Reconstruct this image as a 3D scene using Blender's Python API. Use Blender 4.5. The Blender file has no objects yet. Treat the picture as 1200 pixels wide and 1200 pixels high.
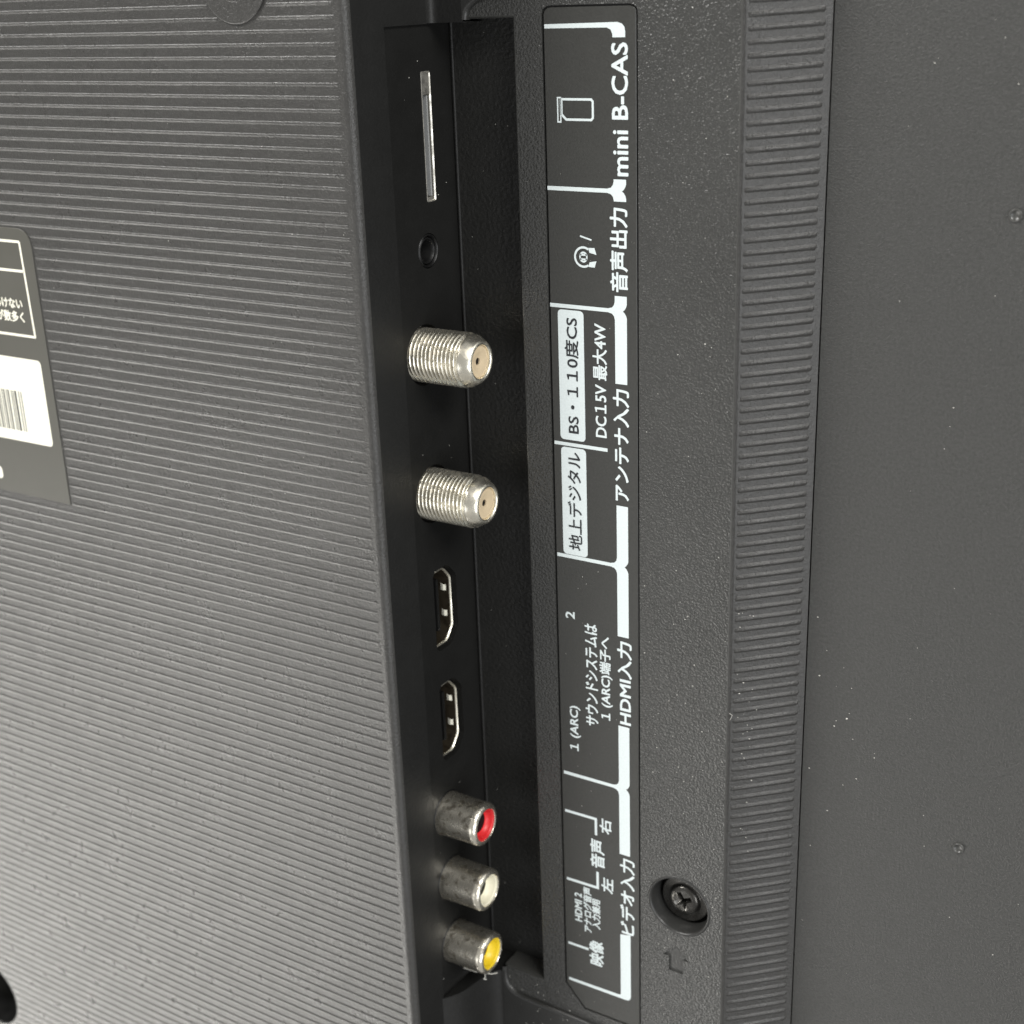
import bpy, bmesh, math, random
from mathutils import Vector, Matrix, noise
from mathutils.geometry import tessellate_polygon
random.seed(7)
PI = math.pi
C = bpy.context.scene.collection
S = bpy.context.scene
# ---------------------------------------------------------------- camera, world, lamps, exposure (1 unit = 1 cm)
cam = bpy.data.cameras.new("camera")
cam.lens = 49.96; cam.sensor_width = 36
cam.clip_start = 0.5; cam.clip_end = 3000
cam.dof.use_dof = True; cam.dof.focus_distance = 22.8; cam.dof.aperture_fstop = 0.29
co = bpy.data.objects.new("camera", cam); C.objects.link(co)
Rr = Vector((0.84794684, -0.03373987, -0.5288505))
Rd = Vector((0.1574999, -0.93637231, 0.31291847))
Rf = Vector((-0.50622222, -0.34940023, -0.78860521))
M = Matrix((Rr, -Rd, -Rf)).transposed().to_4x4()
M.translation = Vector((0, 0, 20.06))
co.matrix_world = M
S.camera = co
w = bpy.data.worlds.new("World"); S.world = w; w.use_nodes = True
bg = w.node_tree.nodes["Background"]
bg.inputs[0].default_value = (1.0, 0.985, 0.955, 1); bg.inputs[1].default_value = 0.42

def area(name, loc, target, sx, sy, radiance, col):
    l = bpy.data.lights.new(name, 'AREA'); l.shape = 'RECTANGLE'; l.size = sx; l.size_y = sy
    l.energy = radiance * PI * sx * sy; l.color = col
    o = bpy.data.objects.new(name, l); C.objects.link(o); o.location = loc
    o.rotation_euler = (Vector(target) - Vector(loc)).to_track_quat('-Z', 'Y').to_euler()
    return o
area("window_lamp", (-150, -128, 58), (-18, -14, 0), 110, 110, 8.4, (1.0, 0.975, 0.915))
area("ceiling_lamp", (-95, 92, 78), (-14, -8, 0), 56, 40, 42.0, (1.0, 0.985, 0.95))
area("room_lamp", (95, -30, 70), (-12, -10, 0), 80, 80, 4.6, (0.96, 0.98, 1.0))
area("front_fill", (-45, -50, 130), (-12, -10, 0), 60, 60, 1.7, (0.98, 0.99, 1.0))  # added fill without a known source; brightens rear sheet, panels and sockets
area("right_rib_fill", (96, 86, 52), (-8, -8, 0), 46, 74, 20.0, (1.0, 0.99, 0.96))  # light added at upper right to brighten the tops of the sloped ribs
area("lower_socket_fill", (-70, -130, 42), (-13, -14, 0), 50, 50, 5.0, (1.0, 0.98, 0.94))  # unseen fill added below to put highlights on the phono sockets
S.view_settings.view_transform = 'Standard'; S.view_settings.look = 'None'
S.view_settings.exposure = -0.28; S.view_settings.gamma = 1.0

# ---------------------------------------------------------------- heights of the main surfaces
ZH = 2.73      # back of the thick housing
ZL = 0.469     # panel that carries the terminal label
ZB = 0.56      # casing below that panel, seen at both ends of the port recess
XW = -13.70    # side wall of the housing, the connectors come out of it
XR = -8.415    # start of the ribbed slope
XG = -7.42     # seam beside the flat rear sheet
ZP = -0.40     # flat rear sheet

# ---------------------------------------------------------------- materials
def nt(name):
    m = bpy.data.materials.new(name); m.use_nodes = True
    return m, m.node_tree.nodes, m.node_tree.links, m.node_tree.nodes["Principled BSDF"]
def objco(N, L, scale=None):
    tc = N.new("ShaderNodeTexCoord")
    if scale:
        mp = N.new("ShaderNodeMapping"); mp.inputs["Scale"].default_value = scale
        L.new(tc.outputs["Object"], mp.inputs[0]); return mp.outputs[0]
    return tc.outputs["Object"]
def noise_n(N, L, vec, scale, detail=3, rough=.55):
    n = N.new("ShaderNodeTexNoise"); n.inputs["Scale"].default_value = scale
    n.inputs["Detail"].default_value = detail; n.inputs["Roughness"].default_value = rough
    L.new(vec, n.inputs["Vector"]); return n.outputs["Fac"]
def ramp(N, L, fac, stops):
    r = N.new("ShaderNodeValToRGB"); e = r.color_ramp.elements
    while len(e) < len(stops): e.new(.5)
    for k, (p, c) in enumerate(stops):
        e[k].position = p; e[k].color = (c, c, c, 1) if not isinstance(c, tuple) else (*c, 1)
    L.new(fac, r.inputs[0]); return r.outputs[0]
def bump(N, L, B, h, dist, strength=1, prev=None):
    b = N.new("ShaderNodeBump"); b.inputs["Distance"].default_value = dist; b.inputs["Strength"].default_value = strength
    L.new(h, b.inputs["Height"])
    if prev is not None: L.new(prev, b.inputs["Normal"])
    L.new(b.outputs[0], B.inputs["Normal"]); return b.outputs[0]
def plastic(name, col, rough, grain, depth, spec=.5, var=.25, rvar=.08, fine=None, cs=.55):
    m, N, L, B = nt(name)
    v = objco(N, L)
    n1 = noise_n(N, L, v, cs, 5)
    lo = tuple(c * (1 - var) for c in col); hi = tuple(c * (1 + var) for c in col)
    L.new(ramp(N, L, n1, [(.3, lo), (.7, hi)]), B.inputs["Base Color"])
    n2 = noise_n(N, L, v, 3.1, 4)
    L.new(ramp(N, L, n2, [(.3, rough - rvar), (.7, rough + rvar)]), B.inputs["Roughness"])
    B.inputs["Specular IOR Level"].default_value = spec
    g = noise_n(N, L, v, grain, 2, .5)
    nb = bump(N, L, B, g, depth)
    if fine: bump(N, L, B, noise_n(N, L, v, fine[0], 2), fine[1], 1, nb)
    return m
m_rib = plastic("ribbed_black_plastic", (.040, .039, .037), .31, 22, .009, .5, .14, .05, (60, .007), 16)
m_grain = plastic("grained_black_plastic", (.040, .040, .038), .27, 25, .021, .5, .08, .03)
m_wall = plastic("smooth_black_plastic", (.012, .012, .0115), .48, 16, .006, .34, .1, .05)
m_edge = plastic("polished_edge_plastic", (.05, .05, .047), .33, 16, .003, .6, .1, .05)
m_edge3 = plastic("engraved_plastic", (.040, .040, .038), .40, 25, .008, .5, .08, .03)
m_edge2 = plastic("lip_plastic", (.024, .024, .023), .36, 16, .004, .5, .1, .05)
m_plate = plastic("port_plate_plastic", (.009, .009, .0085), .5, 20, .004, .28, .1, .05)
m_floor = plastic("recess_floor_plastic", (.016, .016, .015), .5, 14, .018, .4, .1, .05)
m_label = plastic("label_film", (.034, .034, .031), .40, 30, .0035, .5, .13, .05, None, 24)
m_sheet = plastic("painted_rear_sheet", (.041, .041, .0390), .44, 30, .012, .5, .22, .07, (70, .006), 20)
m_stick = plastic("grey_sticker_film", (.075, .073, .062), .42, 30, .001, .5, .05, .04)
m_black = plastic("black_moulding", (.006, .006, .006), .4, 30, .001, .4)
m_peach = plastic("dielectric_plastic", (.56, .45, .30), .5, 20, .002, .4, .08)
m_red = plastic("red_insulator", (.62, .022, .025), .38, 20, .001, .5, .06)
m_white = plastic("cream_insulator", (.78, .74, .58), .4, 20, .001, .5, .05)
m_yellow = plastic("yellow_insulator", (.80, .58, .02), .38, 20, .001, .5, .05)
m_hold = plastic("dark_hole", (.004, .004, .004), .7, 20, .001, .2)
m_dust = plastic("dust_fluff", (.55, .54, .50), .9, 30, .001, .2)
def ink(name, c):
    m, N, L, B = nt(name); v = objco(N, L)
    n = noise_n(N, L, v, 30, 3)
    L.new(ramp(N, L, n, [(.35, tuple(x * .93 for x in c)), (.6, c)]), B.inputs["Base Color"])
    B.inputs["Roughness"].default_value = .5; return m
m_ink = ink("white_print", (.67, .735, .74)); m_cream = ink("cream_print", (.86, .84, .72)); m_dark = ink("dark_print", (.02, .022, .025))
def metal(name, col, rough, dirt, dirtcol, scale=(1, 1, 1), dscale=5, amount=(.45, .62), bd=.001):
    m, N, L, B = nt(name)
    v = objco(N, L, scale)
    n = noise_n(N, L, v, dscale, 6, .65)
    mask = ramp(N, L, n, [(amount[0], 1.0), (amount[1], 0.0)])
    mx = N.new("ShaderNodeMix"); mx.data_type = 'RGBA'
    mul = N.new("ShaderNodeMath"); mul.operation = 'MULTIPLY'; mul.inputs[1].default_value = dirt
    L.new(mask, mul.inputs[0]); L.new(mul.outputs[0], mx.inputs[0])
    mx.inputs[6].default_value = (*col, 1); mx.inputs[7].default_value = (*dirtcol, 1)
    L.new(mx.outputs[2], B.inputs["Base Color"])
    B.inputs["Metallic"].default_value = .95
    L.new(ramp(N, L, mask, [(0, rough), (1, rough + .22)]), B.inputs["Roughness"])
    bump(N, L, B, noise_n(N, L, v, 26, 3), bd)
    return m
m_nickel = metal("worn_nickel", (.93, .89, .77), .25, .35, (.45, .38, .27), dscale=5, amount=(.36, .5))
m_rca = metal("tarnished_nickel", (.94, .89, .77), .23, .85, (.13, .11, .08), dscale=7, amount=(.385, .49), bd=.003)
m_steel = metal("shiny_steel", (.90, .87, .76), .25, .3, (.4, .35, .25))
m_dim = metal("dull_port_metal", (.14, .115, .08), .38, .5, (.05, .04, .03))
m_blackmetal = metal("black_screw_metal", (.13, .125, .115), .16, .5, (.05, .05, .05), dscale=14)

# ---------------------------------------------------------------- helpers
def link(name, me, m, parent=None, smooth=False):
    me.name = name; o = bpy.data.objects.new(name, me); C.objects.link(o)
    if m: me.materials.append(m)
    if parent: o.parent = parent
    if smooth:
        me.polygons.foreach_set("use_smooth", [True] * len(me.polygons))
    return o
def mesh(name, vs, fs, m, parent=None, smooth=False):
    me = bpy.data.meshes.new(name); me.from_pydata([tuple(v) for v in vs], [], fs); me.update()
    bm = bmesh.new(); bm.from_mesh(me); bmesh.ops.recalc_face_normals(bm, faces=bm.faces); bm.to_mesh(me); bm.free()
    return link(name, me, m, parent, smooth)
def empty(name, loc):
    o = bpy.data.objects.new(name, None); C.objects.link(o); o.location = loc; return o
class B_:
    def __init__(s): s.v = []; s.f = []
    def add(s, vs, fs):
        n = len(s.v); s.v += [tuple(v) for v in vs]; s.f += [tuple(i + n for i in f) for f in fs]
    def box(s, a, b):
        (x0, y0, z0), (x1, y1, z1) = a, b
        s.add([(x0, y0, z0), (x1, y0, z0), (x1, y1, z0), (x0, y1, z0), (x0, y0, z1), (x1, y0, z1), (x1, y1, z1), (x0, y1, z1)],
              [(0, 3, 2, 1), (4, 5, 6, 7), (0, 1, 5, 4), (1, 2, 6, 5), (2, 3, 7, 6), (3, 0, 4, 7)])
    def grid(s, rows, closed=False):
        n = len(rows[0]); vs = [p for r in rows for p in r]; fs = []
        for i in range(len(rows) - 1):
            for j in range(n if closed else n - 1):
                k = (j + 1) % n
                fs.append((i * n + j, i * n + k, (i + 1) * n + k, (i + 1) * n + j))
        s.add(vs, fs)
    def ngon(s, pts): s.add(pts, [tuple(range(len(pts)))])
    def out(s, name, m, parent=None, smooth=False): return mesh(name, s.v, s.f, m, parent, smooth)
def autosmooth(o, ang=35):
    me = o.data; me.polygons.foreach_set("use_smooth", [True] * len(me.polygons))
    bm = bmesh.new(); bm.from_mesh(me)
    for e in bm.edges:
        if len(e.link_faces) == 2 and e.calc_face_angle(0) > math.radians(ang): e.smooth = False
    bm.to_mesh(me); bm.free()
def sheet_with_holes(b, outer, holes, to3, depth_hole=None, n_in=None):
    """flat face with holes, each hole given walls that go n_in deep"""
    loops = [[Vector((x, y, 0)) for x, y in outer]] + [[Vector((x, y, 0)) for x, y in h] for h in holes]
    tri = tessellate_polygon(loops); flat = [p for l in loops for p in l]
    b.add([to3(p.x, p.y, 0) for p in flat], [tuple(t) for t in tri])
    for h in holes:
        if depth_hole:
            b.grid([[to3(x, y, 0) for x, y in h], [to3(x, y, -depth_hole) for x, y in h]], closed=True)
def xy(z): return lambda x, y, d: (x, y, z + d)
def wallp(x): return lambda y, z, d: (x + d, y, z)       # coordinates (y, z) on a wall facing +x
def rrect(x0, x1, y0, y1, r, n=6):
    P = []
    for cx, cy, a0 in ((x1 - r, y1 - r, 0), (x0 + r, y1 - r, 90), (x0 + r, y0 + r, 180), (x1 - r, y0 + r, 270)):
        for k in range(n + 1):
            a = math.radians(a0 + 90 * k / n); P.append((cx + r * math.cos(a), cy + r * math.sin(a)))
    return P
def circle(cx, cy, r, n=48): return [(cx + r * math.cos(2 * PI * k / n), cy + r * math.sin(2 * PI * k / n)) for k in range(n)]
def lathe_x(b, prof, cy, cz, n=48, wob=0, seed=0):
    """prof: (x, r) from base to tip, axis along +x"""
    b.grid([[(x, cy + r * math.cos(2 * PI * k / n), cz + r * math.sin(2 * PI * k / n)) for k in range(n)] for x, r in prof], closed=True)
def lathe_z(b, prof, cx, cy, n=48):
    b.grid([[(cx + r * math.cos(2 * PI * k / n), cy + r * math.sin(2 * PI * k / n), z) for k in range(n)] for z, r in prof], closed=True)
def slab(name, poly, z0, z1, m, parent=None, bev=.004):
    """raised flat piece with a small chamfer all round"""
    n = len(poly); cx = sum(p[0] for p in poly) / n; cy = sum(p[1] for p in poly) / n
    ins = []
    for i, p in enumerate(poly):
        a = Vector(poly[i - 1]); q = Vector(p); c = Vector(poly[(i + 1) % n])
        t = ((c - q).normalized() + (q - a).normalized()).normalized(); nn = Vector((-t.y, t.x))
        ins.append(q + nn * bev if (Vector((cx, cy)) - q).dot(nn) > 0 else q - nn * bev)
    b = B_()
    b.grid([[(x, y, z0) for x, y in poly], [(x, y, z1 - bev) for x, y in poly], [(p.x, p.y, z1) for p in ins]], closed=True)
    b.ngon([(p.x, p.y, z1) for p in ins])
    return b.out(name, m, parent)

# ================================================================ the television
tv = empty("television", (-13.7, -10, 0))
tv["label"] = "dark grey television back with cable sockets down a recess and a printed terminal label"
tv["category"] = "television"
_roots = []
# everything below is modelled in world coordinates and parented to the television at the end
class P_:   # collects the parts
    lst = []
def part(o, label=None):
    P_.lst.append(o)
    if label: o["label"] = label
    return o

# ---------------------------------------------------------------- thick housing
YT, YBm = 4.0, -30.0
XL0 = -34.0
SX1 = -21.31            # right edge of the sticker
SY0, SY1 = -9.235, -3.90
BC = (-15.80, 0.20, 0.66)    # round boss
HC = (-27.02, -23.12, 0.90)  # screw well
b = B_()
sheet_with_holes(b, [(XL0, YBm), (XW - .13, YBm), (XW - .13, YT), (XL0, YT)], [circle(*HC, 48)], xy(ZH), .05)
# rounded edge between back and side wall
rows = []
ys = [YBm + (YT - YBm) * k / 170 for k in range(171)]
for k in range(9):
    a = PI / 2 * k / 8
    rows.append([(XW - .13 + .13 * math.sin(a), y, ZH - .13 + .13 * math.cos(a)) for y in ys])
b.grid(rows)
# outer left side and side wall
b.grid([[(XL0, YBm, ZH), (XL0, YT, ZH)], [(XL0, YBm, -1.0), (XL0, YT, -1.0)]])
b.grid([[(XL0, YBm, ZH), (XW - .13, YBm, ZH)], [(XL0, YBm, -1.0), (XW - .13, YBm, -1.0)]])
b.grid([[(XL0, YT, ZH), (XW - .13, YT, ZH)], [(XL0, YT, -1.0), (XW - .13, YT, -1.0)]])
housing = part(b.out("rear_housing", m_rib)); autosmooth(housing)
b = B_()
PY0, PY1, PZ1 = -18.74, -.57, 1.812
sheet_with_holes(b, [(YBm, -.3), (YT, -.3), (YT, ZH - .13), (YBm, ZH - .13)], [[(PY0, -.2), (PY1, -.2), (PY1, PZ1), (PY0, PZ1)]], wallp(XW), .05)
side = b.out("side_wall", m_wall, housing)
# fillet pieces beyond the two ends of the recess, and the casing sheet below the label panel
def fillet_rows(y0, y1, n=8, skew=0):
    prof = [(XW + .002, 1.86), (-13.60, 1.72), (-13.52, 1.58), (-13.46, 1.43), (-13.42, 1.22), (-13.38, 1.0), (-13.33, .80), (-13.26, .65), (-13.19, ZB + .015)]
    if y0 > -5: prof = [(XW + .002, ZB + .14), (XW + .012, ZB + .08), (XW + .04, ZB + .03), (XW + .09, ZB + .006), (XW + .14, ZB - .003)]
    prof += [(-13.16, ZB - .003), (-13.09, ZB - .003)]
    return [[(x, y0 + (y1 - y0) * k / n, z) for k in range(n + 1)] for x, z in prof]
for y0, y1 in ((YBm, -18.56), (-.56, YT)):
    b = B_(); rr = fillet_rows(y0, y1); b.grid(rr)
    ye = -18.56 if y1 < -1 else -.56
    prof = [(p[0][0], p[0][2]) for p in rr]
    # end wall facing into the recess
    b.grid([[(x, ye, z) for x, z in prof], [(x, ye, -.05) for x, z in prof]])
    o = b.out("cable_channel", m_wall, housing); autosmooth(o, 40)
# recess floor
b = B_(); b.box((XW - .06, -18.6, -.15), (-12.0, -.4, 0)); b.out("recess_floor", m_floor, housing)
b = B_()
b.grid([[(XW - .05 + .075 - .03 + .03 * math.cos(a), y, .0 + .03 * math.sin(a)) for y in (-18.46, -.51)] for a in [PI * k / 8 for k in range(9)]])
o = b.out("floor_seam", m_wall, housing, True)

# ---------------------------------------------------------------- moulded ribs
def rib_mesh(b, x0, x1, yc, z, hw, h, to=None, nx=2, tp=.05, slope=0.0):
    """one long low rib with rounded crest; ends run out to nothing"""
    prof = [(-1.8, 0), (-1.45, .10), (-1.0, .38), (-.5, .78), (-.2, .96), (.0, 1.0), (.25, .93), (.8, .12), (1.0, 0)]
    if to: prof = [(-1.0, 0), (-.72, .2), (-.4, .66), (-.15, .95), (.1, 1.0), (.4, .75), (.75, .22), (1.0, 0)]
    xs = [x0, x0 + tp] + [x0 + tp + (x1 - x0 - 2 * tp) * k / nx for k in range(1, nx)] + [x1 - tp, x1]
    rows = []
    for i, x in enumerate(xs):
        e = 0 if i in (0, len(xs) - 1) else 1
        rows.append([(x, yc + slope * (x - x0) + hw * p, z - .004 + (h + .004) * q * e) if to is None else to(x, yc + slope * (x - x0) + hw * p, -.004 + (h + .004) * q * e) for p, q in prof])
    b.grid(rows)
b = B_()
pitch = .1919
for i in range(-22, 141):
    y = -.340 - .036 - i * pitch
    if y < YBm + .1 or y > YT - .1: continue
    segs = [(XL0 + .1, -13.90)]
    if SY0 - .05 < y < SY1 + .03:
        segs = [(SX1 + .03 if y < SY1 - .35 else SX1 + .03 - max(0, (y - (SY1 - .35))) ** 2 * 1.6, -13.90)]
    for cx, cy, r in (BC, HC):
        r2 = r + .03
        if abs(y - cy) < r2:
            dx = math.sqrt(r2 * r2 - (y - cy) ** 2); new = []
            for a_, b2 in segs:
                if a_ < cx - dx and b2 > cx + dx: new += [(a_, cx - dx), (cx + dx, b2)]
                else: new.append((a_, b2))
            segs = new
    for a_, b2 in segs:
        if b2 - a_ > .2: rib_mesh(b, a_, b2, y, ZH, .030, .0140, nx=6)
ribs = b.out("moulded_ribs", m_rib, housing, True); ribs["kind"] = "stuff"
# boss at the top and screw well at the bottom
b = B_(); lathe_z(b, [(ZH - .02, BC[2]), (ZH + .028, BC[2]), (ZH + .036, BC[2] - .012), (ZH + .036, .345), (ZH + .028, .335), (ZH + .006, .33), (ZH + .004, .31), (ZH + .004, .0001)], BC[0], BC[1], 72)
o = b.out("screw_cap", m_rib, housing); autosmooth(o, 30)
b = B_(); lathe_z(b, [(ZH + .004, HC[2] + .02), (ZH + .01, HC[2]), (ZH - .03, HC[2] - .03), (ZH - 1.3, HC[2] - .10), (ZH - 1.3, .0001)], HC[0], HC[1], 56)
well = b.out("screw_well", m_black, housing); autosmooth(well, 30)
b = B_(); lathe_z(b, [(ZH - 1.3, .5), (ZH - .95, .48), (ZH - .85, .36), (ZH - .83, .0001)], HC[0], HC[1], 40)
o = b.out("well_screw", m_steel, well); autosmooth(o, 30)

# ---------------------------------------------------------------- label panel
curve_b = [(-13.135, -18.46), (-13.13, -18.62), (-13.105, -18.80), (-13.04, -18.93), (-12.93, -19.02), (-12.75, -19.075), (-12.3, -19.10), (-11.7, -19.11), (-11.2, -19.13), (-10.66, -19.18), (-9.6, -19.3), (XR, -19.45)]
curve_t = [(XR, .06), (-10, .03), (-11.4, -.03), (-12.2, -.07), (-12.62, -.12), (-12.85, -.20), (-13.0, -.29), (-13.08, -.38), (-13.115, -.515)]
RX = -12.235
outer = curve_b + curve_t + [(RX, -.515), (RX, -18.46)]
lab = [(-11.69, -.47), (-11.67, -.42), (-11.62, -.385), (-11.56, -.375), (-10.22, -.375), (-10.15, -.39), (-10.115, -.43), (-10.11, -.50), (-10.105, -18.79), (-11.295, -18.79), (-11.70, -18.33)]
lab = lab[::-1]
def grow(poly, d):
    n = len(poly); out = []; cx = sum(p[0] for p in poly) / n; cy = sum(p[1] for p in poly) / n
    A = sum(poly[i][0] * poly[(i + 1) % n][1] - poly[(i + 1) % n][0] * poly[i][1] for i in range(n)); s = 1 if A > 0 else -1
    for i, p in enumerate(poly):
        a = Vector(poly[i - 1]); q = Vector(p); c = Vector(poly[(i + 1) % n])
        t1 = (q - a).normalized(); t2 = (c - q).normalized()
        n1 = Vector((t1.y, -t1.x)) * s; n2 = Vector((t2.y, -t2.x)) * s; nn = (n1 + n2).normalized()
        out.append(tuple(q + nn * d / max(.3, nn.dot(n1))))
    return out
ARR = [(-9.355, -16.60), (-9.09, -16.87), (-9.215, -16.87), (-9.215, -17.18), (-9.495, -17.18), (-9.495, -16.87), (-9.62, -16.87)]
SCW = (-9.30, -15.72, .585)     # screw counterbore
b = B_()
sheet_with_holes(b, grow(outer, -.04), [grow(lab, .030), circle(SCW[0], SCW[1], SCW[2], 56), ARR], xy(ZL), .05)
# rounded rim of the panel, following its outline
n = len(outer); rim = []
for k in range(6):
    a = PI / 2 * k / 5
    rim.append([(x, y, ZL - .04 + .04 * math.cos(a)) for x, y in grow(outer, -.04 + .04 * math.sin(a))])
rim.append([(x, y, -.02) for x, y in outer])
panel = part(b.out("label_panel", m_grain)); autosmooth(panel, 40)
b = B_(); b.grid(rim, closed=True); o = b.out("panel_edge", m_edge, panel); autosmooth(o, 60)
# raised casing beyond both ends of the panel, with its rounded lip
for cv, yf in ((curve_b, YBm), (curve_t, YT)):
    cc = cv if cv is curve_b else cv[::-1]
    fine = []
    for i in range(len(cc) - 1):
        for k in range(3):
            p0 = Vector(cc[max(i - 1, 0)]); p1 = Vector(cc[i]); p2 = Vector(cc[i + 1]); p3 = Vector(cc[min(i + 2, len(cc) - 1)]); t = k / 3
            fine.append(.5 * ((2 * p1) + (p2 - p0) * t + (2 * p0 - 5 * p1 + 4 * p2 - p3) * t * t + (3 * p1 - p0 - 3 * p2 + p3) * t ** 3))
    fine.append(Vector(cc[-1]))
    sg = 1 if yf < 0 else -1
    nrm = []
    for i, p in enumerate(fine):
        t = (fine[min(i + 1, len(fine) - 1)] - fine[max(i - 1, 0)]).normalized(); nrm.append(Vector((-t.y, t.x)) * sg)
    R_ = .07
    rows = []
    for k in range(8):
        a = PI / 2 * k / 7
        rows.append([(p.x + n_.x * R_ * math.sin(a), p.y + n_.y * R_ * math.sin(a), ZB - R_ + R_ * math.cos(a)) for p, n_ in zip(fine, nrm)])
    rows.append([(p.x + n_.x * R_, p.y + n_.y * R_, ZL - .05) for p, n_ in zip(fine, nrm)])
    b = B_(); b.grid(rows)
    poly = [tuple(p) for p in fine] + [(XR, yf), (-13.135, yf)]
    tri = tessellate_polygon([[Vector((x, y, 0)) for x, y in poly]]); b.add([(x, y, ZB) for x, y in poly], [tuple(t) for t in tri])
    o = b.out("raised_lip", m_edge2, housing); autosmooth(o, 50)
b = B_(); b.ngon([(x, y, ZL - .05) for x, y in grow(lab, .04)]); b.out("label_bed", m_black, panel)

# ---------------------------------------------------------------- ribbed slope and flat rear sheet
SL = -.8566
b = B_()
y0, y1 = YBm, YT
xe = XG - .012
b.grid([[(XR - .03, y0, ZL - .002), (XR - .03, y1, ZL - .002)], [(XR, y0, ZL - .012), (XR, y1, ZL - .012)], [(XR + .02, y0, ZL - .045), (XR + .02, y1, ZL - .045)],
        [(xe, y0, ZL + SL * (xe - XR) - .03), (xe, y1, ZL + SL * (xe - XR) - .03)], [(xe, y0, ZP - .4), (xe, y1, ZP - .4)]])
slope = part(b.out("sloped_rim", m_rib))
def slp(x, y, d):   # point on the slope, lifted by d along its normal
    nrm = Vector((-SL, 0, 1)).normalized()
    return (x + nrm.x * d, y, ZL - .03 + SL * (x - XR) + nrm.z * d)
b = B_()
for i in range(-20, 150):
    y = -.335 - .035 - i * .1867 + .02
    if y < YBm + .2 or y > YT - .2: continue
    rib_mesh(b, XR + .035, xe - .075, y, 0, .058, .027, to=slp, nx=3, tp=.03, slope=.044)
o = b.out("moulded_ribs", m_rib, slope, True); o["kind"] = "stuff"
b = B_()
dim = [(-4.68, -3.254), (-4.70, -13.50)]
sheet_with_holes(b, [(XG + .012, YBm), (14, YBm), (14, YT + 6), (XG + .012, YT + 6)], [], xy(ZP))
b.grid([[(XG + .012, YBm, ZP), (XG + .012, YT + 6, ZP)], [(XG + .012, YBm, ZP - .4), (XG + .012, YT + 6, ZP - .4)]])
sheet = part(b.out("rear_sheet", m_sheet))
b = B_(); b.box((XG - .2, YBm, ZP - .5), (XG + .2, YT + 6, ZP - .3)); b.out("seam_gap", m_hold, sheet)
for cx, cy in dim:
    b = B_(); lathe_z(b, [(ZP - .001, .094), (ZP + .022, .088), (ZP + .030, .078), (ZP + .022, .068), (ZP + .0015, .060), (ZP + .0015, .0001)], cx, cy, 32)
    o = b.out("pressed_dimple", m_edge, sheet, True)

# ---------------------------------------------------------------- port plate in the side wall
HDc = [-10.53, -12.79]
HDO = [(.70, 1.30), (.78, 1.24), (.79, 1.18), (.79, .89), (.74, .80), (.56, .64), (.47, .60), (-.49, .60), (-.58, .64), (-.75, .80), (-.79, .89), (-.79, 1.18), (-.78, 1.24), (-.70, 1.30)]
FC = [(-5.821, 1.15), (-8.305, 1.14)]
RC = [(-14.686, 1.265), (-16.133, 1.258), (-17.585, 1.260)]
JC = (-4.114, .90)
CARD = (-3.33, -1.28, .60, .86)
XP = XW - .05
b = B_()
holes = [[(c + y, z) for y, z in HDO] for c in HDc]
holes += [circle(cy, cz, .52, 40) for cy, cz in FC] + [circle(cy, cz, .455, 40) for cy, cz in RC] + [circle(JC[0], JC[1], .29, 40)]
holes += [rrect(CARD[0], CARD[1], CARD[2], CARD[3], .03, 3)]
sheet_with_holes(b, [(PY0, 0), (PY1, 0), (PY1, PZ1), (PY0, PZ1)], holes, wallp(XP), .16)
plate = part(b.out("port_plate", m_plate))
b = B_(); b.grid([[(XP - .5, PY0, 0), (XP - .5, PY1, 0)], [(XP - .5, PY0, PZ1), (XP - .5, PY1, PZ1)]]); b.out("plate_backing", m_hold, plate)

# antenna sockets
PT = .0795
def threaded(b, x0, x1, cy, cz, r0, r1, n=80, per=12):
    steps = int((x1 - x0) / PT * per); rows = []
    for i in range(steps + 1):
        x = x0 + (x1 - x0) * i / steps; row = []
        for k in range(n):
            th = 2 * PI * k / n; ph = ((x - x0) / PT - k / n) % 1
            t = 1 - abs(2 * ph - 1); t = min(1, max(0, (t - .08) / .8))
            r = r0 + (r1 - r0) * t * min(1, (x1 - x) / .05 + .1)
            row.append((x, cy + r * math.cos(th), cz + r * math.sin(th)))
        rows.append(row)
    b.grid(rows, closed=True)
for (cy, cz), lb in zip(FC, ("upper antenna socket for satellite", "lower antenna socket for terrestrial")):
    b = B_(); tip = -12.62
    threaded(b, XP - .3, tip - .20, cy, cz, .405, .462)
    lathe_x(b, [(tip - .21, .415), (tip - .19, .440), (tip - .16, .440), (tip - .03, .362), (tip, .338), (tip + .006, .318), (tip + .002, .290), (tip - .02, .276), (tip - .07, .273)], cy, cz, 48)
    f = part(b.out("antenna_socket", m_nickel)); f["label"] = lb; autosmooth(f, 50)
    b = B_(); lathe_x(b, [(tip - .06, .276), (tip - .05, .268), (tip - .045, .20), (tip - .055, .14), (tip - .07, .10), (tip - .075, .062), (tip - .25, .06), (tip - .25, .0001)], cy, cz, 36)
    o = b.out("dielectric", m_peach, f); autosmooth(o, 40)
    b = B_(); lathe_x(b, [(tip - .10, .061), (tip - .101, .0001)], cy, cz, 16); b.out("contact_hole", m_hold, f)

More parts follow.
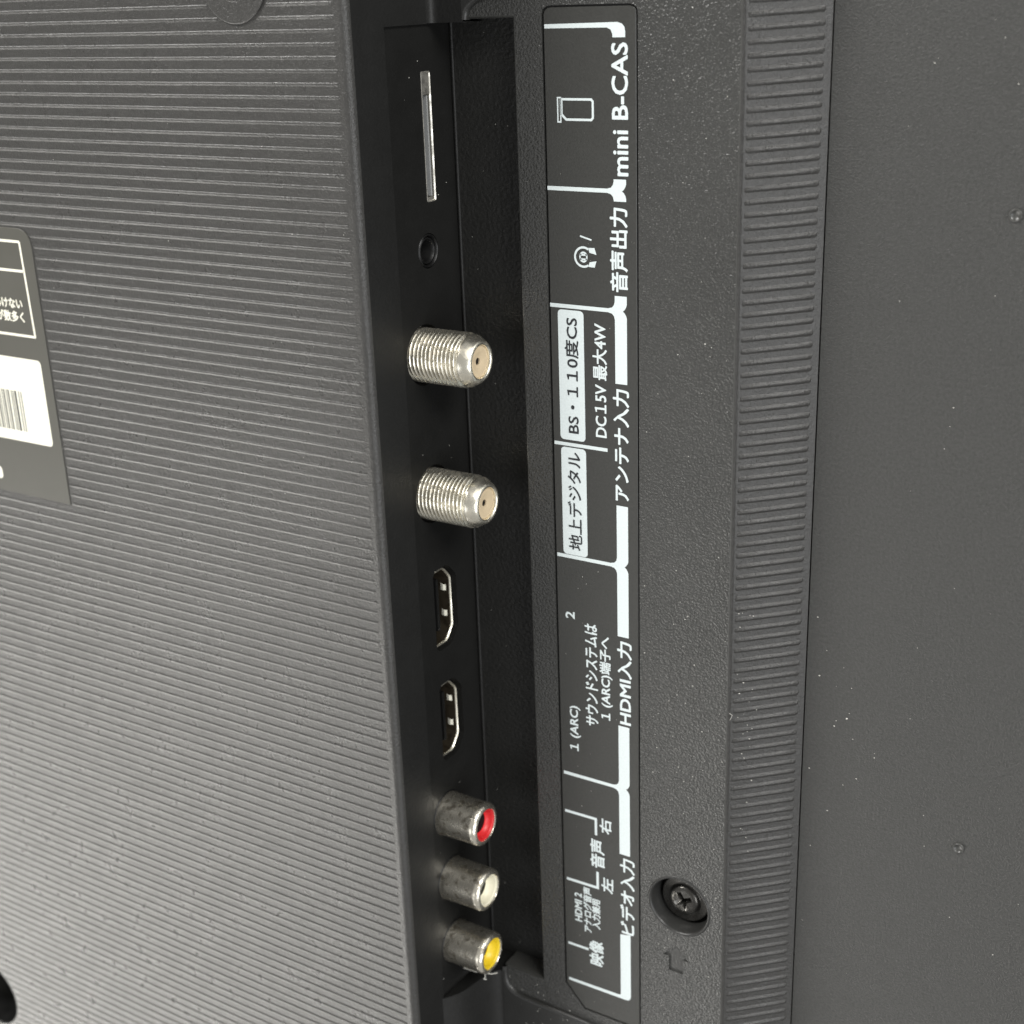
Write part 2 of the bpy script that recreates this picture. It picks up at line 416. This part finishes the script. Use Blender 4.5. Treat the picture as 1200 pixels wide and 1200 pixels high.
# video and audio sockets
for (cy, cz), m, nm, dp in zip(RC, (m_red, m_white, m_yellow), ("red", "white", "yellow"), (.165, .215, .238)):
    b = B_(); tip = -12.878
    lathe_x(b, [(XP - .3, .425), (XP + .02, .425), (XP + .06, .418), (XP + .30, .416), (tip - .14, .412), (tip - .11, .418), (tip - .04, .405), (tip - .008, .365), (tip, .345), (tip, .315), (tip - .02, .302), (tip - .06, .300)], cy, cz, 56)
    r = part(b.out("video_audio_socket", m_rca)); r["label"] = nm + " ringed phono socket"; autosmooth(r, 45)
    b = B_(); lathe_x(b, [(tip - .03, .301), (tip - .015, .296), (tip - .03, .275), (tip - .06, .262), (tip - dp, .245), (tip - dp - .005, .20)], cy, cz, 44)
    o = b.out("insulator_ring", m, r, True)
    b = B_(); lathe_x(b, [(tip - dp - .012, .25), (tip - dp - .013, .06), (tip - .6, .06), (tip - .6, .0001)], cy, cz, 32); b.out("contact_hole", m_hold, r)
    b = B_(); lathe_x(b, [(XP - .01, .455), (XP + .012, .452), (XP + .014, .430), (XP + .0, .426)], cy, cz, 48); b.out("socket_collar", m_black, r, True)

# headphone socket
b = B_(); cy, cz = JC
lathe_x(b, [(XP - .2, .29), (XP - .03, .285), (XP + .005, .275), (XP + .012, .26), (XP + .002, .245), (XP - .05, .235), (XP - .10, .225), (XP - .10, .205), (XP - .07, .20), (XP - .06, .19), (XP - .08, .178), (XP - .6, .17)], cy, cz, 44)
j = part(b.out("headphone_socket", m_black)); autosmooth(j, 50)
b = B_(); lathe_x(b, [(XP - .45, .175), (XP - .451, .0001)], cy, cz, 24); b.out("contact_hole", m_hold, j)
b = B_(); lathe_x(b, [(XP - .095, .228), (XP - .03, .222), (XP - .012, .206), (XP - .02, .190), (XP - .10, .178)], cy, cz, 44); b.out("inner_ring", m_black, j, True)

# display inputs
SHL = [(.66, 1.22), (.70, 1.17), (.70, .93), (.655, .865), (.50, .735), (.44, .71), (-.44, .71), (-.50, .735), (-.655, .865), (-.70, .93), (-.70, 1.17), (-.66, 1.22)]
for c in HDc:
    def inset(s): return [(c + y * (1 - s / .7), .965 + (z - .965) * (1 - s / .255)) for y, z in SHL]
    b = B_(); w3 = lambda P, x: [(x, y, z) for y, z in P]
    xr = XP - .07
    b.grid([w3(inset(-.042), xr - .5), w3(inset(-.042), xr - .02), w3(inset(-.036), xr), w3(inset(-.021), xr + .012), w3(inset(-.008), xr), w3(inset(0), xr - .02), w3(inset(0), xr - .5)], closed=True)
    h = part(b.out("display_input", m_steel)); autosmooth(h, 50)
    b = B_(); b.grid([w3(inset(.004), xr - .02), w3(inset(.004), xr - .52)], closed=True)
    b.ngon(w3(inset(.003), xr - .5)); b.out("port_lining", m_dim, h)
    b = B_(); b.box((xr - .5, c - .50, .955), (xr - .08, c + .50, 1.03)); t = b.out("contact_tongue", m_black, h)
    for k in range(-4, 5):
        b = B_(); b.box((xr - .42, c + k * .1 - .025, .949), (xr - .12, c + k * .1 + .025, .955)); b.out("contact", m_dim, h)
    for s in (-.255, .255):
        b = B_(); b.grid([[(xr - .195, c + s - .068, .722), (xr - .195, c + s + .068, .722)], [(xr - .13, c + s - .060, .742), (xr - .13, c + s + .060, .742)], [(xr - .075, c + s - .055, .724), (xr - .075, c + s + .055, .724)]])
        b.out("shell_spring", m_cream, h, False)

# card slot and its card
b = B_()
y0, y1, z0, z1 = CARD
b.grid([[(XP - .3, y, z) for y, z in rrect(y0, y1, z0, z1, .03, 3)], [(XP + .006, y, z) for y, z in rrect(y0, y1, z0, z1, .03, 3)], [(XP + .010, y, z) for y, z in rrect(y0 + .012, y1 - .012, z0 + .012, z1 - .012, .025, 3)],
        [(XP - .01, y, z) for y, z in rrect(y0 + .03, y1 - .03, z0 + .03, z1 - .03, .02, 3)], [(XP - .35, y, z) for y, z in rrect(y0 + .03, y1 - .03, z0 + .03, z1 - .03, .02, 3)]], closed=True)
b.box((XP - .30, y1 - .36, z0 + .02), (XP - .005, y1 - .02, z1 - .02))
b.box((XP - .30, y0 + .02, z0 + .03), (XP - .012, y0 + .07, z1 - .03))
slot = part(b.out("card_slot", metal("slot_metal", (.70, .68, .62), .34, .4, (.2, .19, .17))))
b = B_(); b.box((XP - .9, y0 + .085, z0 + .050), (XP - .035, y1 - .375, z0 + .085))
card = b.out("smart_card", plastic("card_plastic", (.26, .265, .265), .4, 30, .001, .5, .1))
card["label"] = "thin pale smart card pushed into the narrow slot above the headphone hole"; card["category"] = "card"

# ---------------------------------------------------------------- terminal label
zt = ZL - .004
label = part(slab("terminal_label", lab, ZL - .05, zt, m_label, bev=.012), "long dark label with white terminal names")
ZI = zt + .0035
def print_poly(name, polys, m=m_ink, parent=None, z=None, lab_=None):
    b = B_()
    for p in polys:
        tri = tessellate_polygon([[Vector((x, y, 0)) for x, y in p]])
        b.add([(x, y, ZI if z is None else z) for x, y in p], [tuple(t) for t in tri])
    o = b.out(name, m, parent or label)
    me = o.data
    if me.polygons[0].normal.z < 0: me.flip_normals()
    if lab_: o["label"] = lab_
    return o
xa, xb = -10.502, -10.288
def junction(yj, yt, yb, xl, xn=-10.36):
    return [(xa, yt), (xb, yt), (xb, yj + .11), (xb - .012, yj + .07), (xb - .04, yj + .025), (xn, yj), (xb - .04, yj - .025), (xb - .012, yj - .07), (xb, yj - .11), (xb, yb), (xa, yb),
            (xa, yj - .15), (xa - .015, yj - .09), (xa - .05, yj - .05), (xa - .12, yj - .032), (xl, yj - .032), (xl, yj + .032), (xa - .12, yj + .032), (xa - .05, yj + .05), (xa - .015, yj + .09), (xa, yj + .15)]
top = [(-11.67, -.615), (-10.42, -.60), (-10.34, -.625), (-10.30, -.67), (xb, -.73), (xb, -.815), (xa, -.815), (xa, -.77), (-10.53, -.705), (-10.60, -.675), (-11.67, -.675)]
bot = [(xa, -16.77), (xb, -16.72), (xb, -18.12), (-10.30, -18.18), (-10.34, -18.225), (-10.40, -18.235), (-11.64, -18.245), (-11.64, -18.185), (-10.56, -18.165), (-10.52, -18.155), (xa, -18.13)]
for nm, poly in (("divider", top), ("divider", junction(-3.058, -2.88, -3.215, -11.685)), ("divider", junction(-4.925, -4.685, -6.115, -11.69)), ("divider", junction(-9.295, -8.205, -10.605, -11.67)),
                 ("divider", junction(-13.61, -12.345, -15.0, -11.645)), ("divider", bot)):
    print_poly(nm, [poly])
def bar(x0, y0, x1, y1, t=.03):
    d = Vector((x1 - x0, y1 - y0)).normalized(); nn = Vector((-d.y, d.x)) * t
    return [(x0 - nn.x, y0 - nn.y), (x1 - nn.x, y1 - nn.y), (x1 + nn.x, y1 + nn.y), (x0 + nn.x, y0 + nn.y)]
print_poly("tick_line", [bar(-11.67, -7.265, -10.66, -7.265)])
print_poly("tick_line", [[(-11.64, -14.395), (-10.965, -14.39), (-10.965, -14.76), (-11.015, -14.76), (-11.015, -14.445), (-11.64, -14.45)]])
print_poly("tick_line", [[(-11.635, -15.885), (-10.997, -15.875), (-10.997, -15.55), (-10.945, -15.55), (-10.945, -15.93), (-11.635, -15.94)]])
print_poly("tick_line", [bar(-11.637, -17.375, -11.19, -17.37, .026)])
print_poly("name_box", [rrect(-11.55, -11.072, -7.185, -4.985, .07)])
print_poly("name_box", [rrect(-11.545, -11.067, -9.255, -7.318, .07)])
def outline(p, t):
    q = grow(p, t); n = len(p); return [[p[i], p[(i + 1) % n], q[(i + 1) % n], q[i]] for i in range(n)]
print_poly("card_symbol", outline([(-11.38, -1.725), (-10.885, -1.725), (-10.868, -1.742), (-10.868, -1.97), (-10.885, -1.99), (-11.31, -1.99), (-11.38, -1.925)], .036) + outline([(-11.455, -1.695), (-11.425, -1.695), (-11.425, -2.035), (-11.455, -2.035)], .022))
def arc(cx, cy, r0, r1, a0, a1, n=28, sx=1):
    P = []
    for k in range(n):
        a = math.radians(a0 + (a1 - a0) * k / n); c = math.radians(a0 + (a1 - a0) * (k + 1) / n)
        P.append([(cx + sx * r0 * math.cos(a), cy + r0 * math.sin(a)), (cx + sx * r1 * math.cos(a), cy + r1 * math.sin(a)), (cx + sx * r1 * math.cos(c), cy + r1 * math.sin(c)), (cx + sx * r0 * math.cos(c), cy + r0 * math.sin(c))])
    return P
hx, hy = -11.055, -4.11
print_poly("headphone_symbol", arc(hx, hy, .135, .17, 55, 305) + arc(hx, hy + .0, .058, .088, 0, 360, sx=.85) + [bar(hx - .06, hy + .035, hx + .06, hy + .035, .014), bar(hx - .06, hy - .035, hx + .06, hy - .035, .014)]
           + [[(hx + .085, hy + .15), (hx + .20, hy + .155), (hx + .235, hy + .05), (hx + .11, hy + .075)], [(hx + .085, hy - .15), (hx + .20, hy - .155), (hx + .235, hy - .05), (hx + .11, hy - .075)], bar(hx - .055, hy + .33, hx + .15, hy + .275, .013)])
DG = bpy.context.evaluated_depsgraph_get
def lettering(body, x0, x1, y0, y1, rotated=True, bold=0.0, m=m_ink, parent=None, z=None, res=3):
    """flat print; bold is a stroke widening in cm, made of slightly shifted layers"""
    cu = bpy.data.curves.new("t", 'FONT'); cu.body = body.replace("1", "１"); cu.resolution_u = res
    for i in range(len(body)):
        kv = -3 * ((body[i] == "1") + (body[i + 1:i + 2] == "1")) - 3 * ((body[i] == "・") + (body[i + 1:i + 2] == "・"))
        if kv: cu.body_format[i].kerning = kv
    t = bpy.data.objects.new("t", cu); C.objects.link(t); bpy.context.view_layer.update()
    me = bpy.data.meshes.new_from_object(t.evaluated_get(DG())); bpy.data.objects.remove(t)
    xs = [v.co.x for v in me.vertices]; ys_ = [v.co.y for v in me.vertices]
    ax, bx, ay, by = min(xs), max(xs), min(ys_), max(ys_)
    zz = ZI if z is None else z
    P = []
    for v in me.vertices:
        u = (v.co.x - ax) / (bx - ax); q = (v.co.y - ay) / (by - ay)
        if rotated: P.append((x1 - bold + (x0 - x1 + 2 * bold) * q, y0 + bold + (y1 - y0 - 2 * bold) * u))
        else: P.append((x0 + bold + (x1 - x0 - 2 * bold) * u, y0 + bold + (y1 - y0 - 2 * bold) * q))
    F = [tuple(f.vertices) for f in me.polygons]; bpy.data.meshes.remove(me)
    b = B_()
    offs = [(0, 0)] if bold <= 0 else [(bold * math.cos(PI * k / 4), bold * math.sin(PI * k / 4)) for k in range(8)]
    for k, (dx, dy) in enumerate(offs):
        b.add([(x + dx, y + dy, zz + k * .00025) for x, y in P], F)
    me = bpy.data.meshes.new("lettering"); me.from_pydata(b.v, [], b.f); me.update()
    if me.polygons[0].normal.z < 0: me.flip_normals()
    o = link("lettering", me, m, parent or label)
    o["label"] = "print reading " + body
    return o
T = [("mini B-CAS", -10.525, -10.243, -2.83, -0.886, .0085), ("音声出力", -10.579, -10.264, -4.622, -3.308, .0085), ("アンテナ入力", -10.552, -10.253, -8.118, -6.2, .0085),
     ("HDMI入力", -10.514, -10.229, -12.298, -10.687, .0085), ("ビデオ入力", -10.501, -10.191, -16.721, -15.071, .0085), ("DC15V 最大4W", -10.918, -10.65, -7.061, -5.158, .006),
     ("2", -11.534, -11.347, -10.473, -10.337, .006), ("1 (ARC)", -11.5, -11.269, -13.092, -12.182, .006), ("サウンドシステムは", -11.161, -10.902, -12.493, -10.489, .006),
     ("1 (ARC)端子へ", -10.869, -10.611, -12.297, -10.673, .006), ("右", -10.913, -10.664, -14.669, -14.36, .007), ("左", -10.895, -10.642, -15.941, -15.62, .007), ("音声", -11.12, -10.813, -15.466, -14.852, .009),
     ("HDMI 2", -11.476, -11.317, -16.796, -16.155, .006), ("アナログ音声", -11.29, -11.105, -16.979, -15.973, .006), ("入力兼用", -11.106, -10.922, -16.833, -16.176, .006), ("映像", -11.177, -10.861, -17.675, -17.112, .009)]
for body, x0, x1, y0, y1, bo in T: lettering(body, x0, x1, y0, y1, bold=bo)
lettering("BS・110度CS", -11.43, -11.175, -7.06, -5.108, bold=.004, m=m_dark, z=ZI + .0035)
lettering("地上デジタル", -11.435, -11.168, -9.156, -7.396, bold=.004, m=m_dark, z=ZI + .0035)

# ---------------------------------------------------------------- sticker on the housing
sp = [(SX1 + .0, SY0), (SX1, -4.27), (SX1 - .02, -4.12), (SX1 - .07, -4.02), (SX1 - .15, -3.95), (SX1 - .27, -3.905), (SX1 - .42, SY1), (-30.5, SY1), (-30.5, SY0)]
zs = ZH + .016
stick = part(slab("warning_sticker", sp, ZH - .01, zs, m_stick, bev=.006), "grey sticker with framed notice and white barcode patch")
zi = zs + .003
fr = [(-30.0, -5.96), (-21.575, -5.955), (-21.555, -5.935), (-21.60, -4.16), (-21.63, -4.125), (-30.0, -4.11)]
print_poly("notice_frame", outline(fr, -.048) + [bar(-30.0, -4.695, -21.62, -4.695, .025)], m_cream, stick, zi)
print_poly("barcode_patch", [rrect(-27.5, -21.545, -8.09, -6.385, .09)], m_cream, stick, zi)
bars = []; x = -22.235; rb = random.Random(4)
while x > -26.6:
    wd = rb.choice((.022, .022, .036, .05)); bars.append([(x - wd, -7.875), (x, -7.875), (x, -7.065), (x - wd, -7.065)]); x -= wd + rb.choice((.028, .028, .045, .06))
print_poly("barcode_bars", bars, m_dark, stick, zi + .003)
lettering("絶対にあけない", -23.20, -21.80, -5.42, -5.215, False, .007, m_cream, stick, zi)
lettering("高電圧部分が数多く", -23.62, -21.80, -5.68, -5.465, False, .007, m_cream, stick, zi)
print_poly("print_mark", [rrect(-24.3, -23.19, -8.98, -8.72, .08)], m_cream, stick, zi)

# ---------------------------------------------------------------- recessed screw and arrow
b = B_(); sx_, sy_, sr = SCW
lathe_z(b, [(ZL - .004, sr + .035), (ZL + .016, sr + .015), (ZL + .018, sr), (ZL + .004, sr - .02), (ZL - .03, sr - .035), (ZL - .62, sr - .06), (ZL - .62, .0001)], sx_, sy_, 64)
cb = b.out("screw_recess", m_edge2, panel); autosmooth(cb, 50)
zc = ZL - .27
b = B_()
kx, ky = sx_ + .0, sy_ + .0
lathe_z(b, [(zc - .4, .475), (zc - .03, .475), (zc, .455), (zc + .006, .43), (zc, .33), (zc + .02, .30), (zc + .055, .285), (zc + .085, .25), (zc + .098, .20)], kx, ky, 56)
# top face with a cross recess: polar patch, radius limited by the cross outline
def cross(a):
    best = .0
    hw, ln = .045, .175
    dx, dy = abs(math.cos(a)), abs(math.sin(a))
    # intersection of ray with the union of two bars
    r1 = min(ln / max(dx, 1e-6), hw / max(dy, 1e-6)); r2 = min(ln / max(dy, 1e-6), hw / max(dx, 1e-6))
    return max(r1, r2)
NA = 96; rot = math.radians(28)
ring = [[], [], [], []]
for k in range(NA):
    a = 2 * PI * k / NA; r = cross(a)
    for q, (rr_, z) in enumerate(((.20, zc + .098), (min(r + .012, .195), zc + .105), (r, zc + .095), (r * .45, zc - .07))):
        ring[q].append((kx + rr_ * math.cos(a + rot), ky + rr_ * math.sin(a + rot), z))
b.grid(ring, closed=True); b.ngon(ring[3])
scr = part(b.out("screw", m_blackmetal), "black cross-head screw sunk in its round recess"); autosmooth(scr, 40)
b = B_(); b.ngon([(x, y, ZL - .030) for x, y in grow(ARR, .01)]); b.out("arrow_mark", m_edge3, panel)

# ---------------------------------------------------------------- parent everything to the television
tv.matrix_world = Matrix.Translation(Vector((-13.7, -10, 0)))
for o in P_.lst:
    o.parent = tv; o.matrix_parent_inverse = Matrix.Translation(Vector((13.7, 10, 0)))

# ---------------------------------------------------------------- lint and dust
def tube(b, pts, r, n=6):
    rows = []
    for i, p in enumerate(pts):
        p = Vector(p); t = (Vector(pts[min(i + 1, len(pts) - 1)]) - Vector(pts[max(i - 1, 0)])).normalized()
        u = t.cross(Vector((.3, .2, .9))).normalized(); v = t.cross(u)
        rows.append([tuple(p + (u * math.cos(2 * PI * k / n) + v * math.sin(2 * PI * k / n)) * r) for k in range(n)])
    b.grid(rows, closed=True)
b = B_(); cy, cz = RC[2]
def on_jack(x, a, r=.428): return (x, cy + r * math.cos(a), cz + r * math.sin(a))
tube(b, [on_jack(-13.36 + .07 * k, 2.35 + .10 * k + .05 * math.sin(k * 1.7), .43 + .004 * (k % 2)) for k in range(9)], .009)
tube(b, [on_jack(-12.98, 2.9 + .08 * k, .43 + .03 * math.sin(k * .8)) for k in range(7)], .008)
tube(b, [(-13.0 + .02 * math.sin(k * 2.1), cy - .42 - .022 * k, cz + .12 - .03 * math.sin(k)) for k in range(8)], .011)
0 and tube(b, [(-13.02 + .02 * k, cy - .45 - .03 * math.sin(k * 1.3), cz + .1) for k in range(4)], .006)
lint = b.out("lint_thread", m_dust, None, True)
lint["label"] = "tiny white lint thread clinging to the underside of the yellow ringed socket"; lint["category"] = "lint"
b = B_(); rd = random.Random(11)
def speck(p, s, nrm='z'):
    k = 5; a0 = rd.random() * 6
    pts = []
    for i in range(k):
        a = a0 + 2 * PI * i / k; r = s * rd.uniform(.4, 1.1)
        if nrm == 'z': pts.append((p[0] + r * math.cos(a), p[1] + r * math.sin(a) * rd.uniform(.4, 1), p[2]))
        else: pts.append((p[0], p[1] + r * math.cos(a), p[2] + r * math.sin(a)))
    apex = (p[0], p[1], p[2] + s * .5) if nrm == 'z' else (p[0] + s * .5, p[1], p[2])
    b.add(pts + [apex], [(i, (i + 1) % k, k) for i in range(k)])
for i in range(150):
    x = rd.uniform(-10.0, -8.5); y = rd.uniform(-18.5, -9) if rd.random() < .75 else rd.uniform(-9, 0)
    if (x - sx_) ** 2 + (y - sy_) ** 2 > .4: speck((x, y, ZL + .002), rd.uniform(.006, .018))
for i in range(34): speck((rd.uniform(-7.3, -3.2), rd.uniform(-17, 0), ZP + .002), rd.uniform(.005, .016))
for i in range(16): speck((-7.3 + abs(rd.gauss(0, .5)), rd.uniform(-14, -9), ZP + .002), rd.uniform(.008, .024))
for i in range(60): speck((rd.uniform(-22, -14), rd.uniform(-17, -1), ZH + .030), rd.uniform(.006, .016))
for i in range(28): speck((rd.uniform(-13.5, -12.3), rd.uniform(-18.3, -.6), .002), rd.uniform(.006, .014))
for i in range(16): speck((XP + .002, rd.uniform(-18.3, -.8), rd.uniform(.1, 1.75)), rd.uniform(.006, .013), 'x')
for i in range(26): speck((rd.uniform(-13.0, -11.4), rd.uniform(-19.9, -18.5), (ZB if True else ZL) + .004), rd.uniform(.006, .02))
for i in range(50): speck((rd.uniform(-11.6, -10.15), rd.uniform(-18.7, -.5), ZI + .001), rd.uniform(.004, .012))
for i in range(30):
    x = XR + .05 + rd.random() * .3; y = rd.uniform(-14.5, -9.5); speck(slp(x, y, .03), rd.uniform(.008, .02))
for pts in ([(-8.45, -11.55), (-8.36, -11.6), (-8.40, -11.7)], ):
    zz = (ZP if pts[0][0] > XG else ZL - .03) + .01
    tube(b, [(x, y, zz) for x, y in pts], .0035, 5)
dust = b.out("dust_specks", m_dust); dust["kind"] = "stuff"
dust["label"] = "fine pale dust specks scattered over the dark plastic"
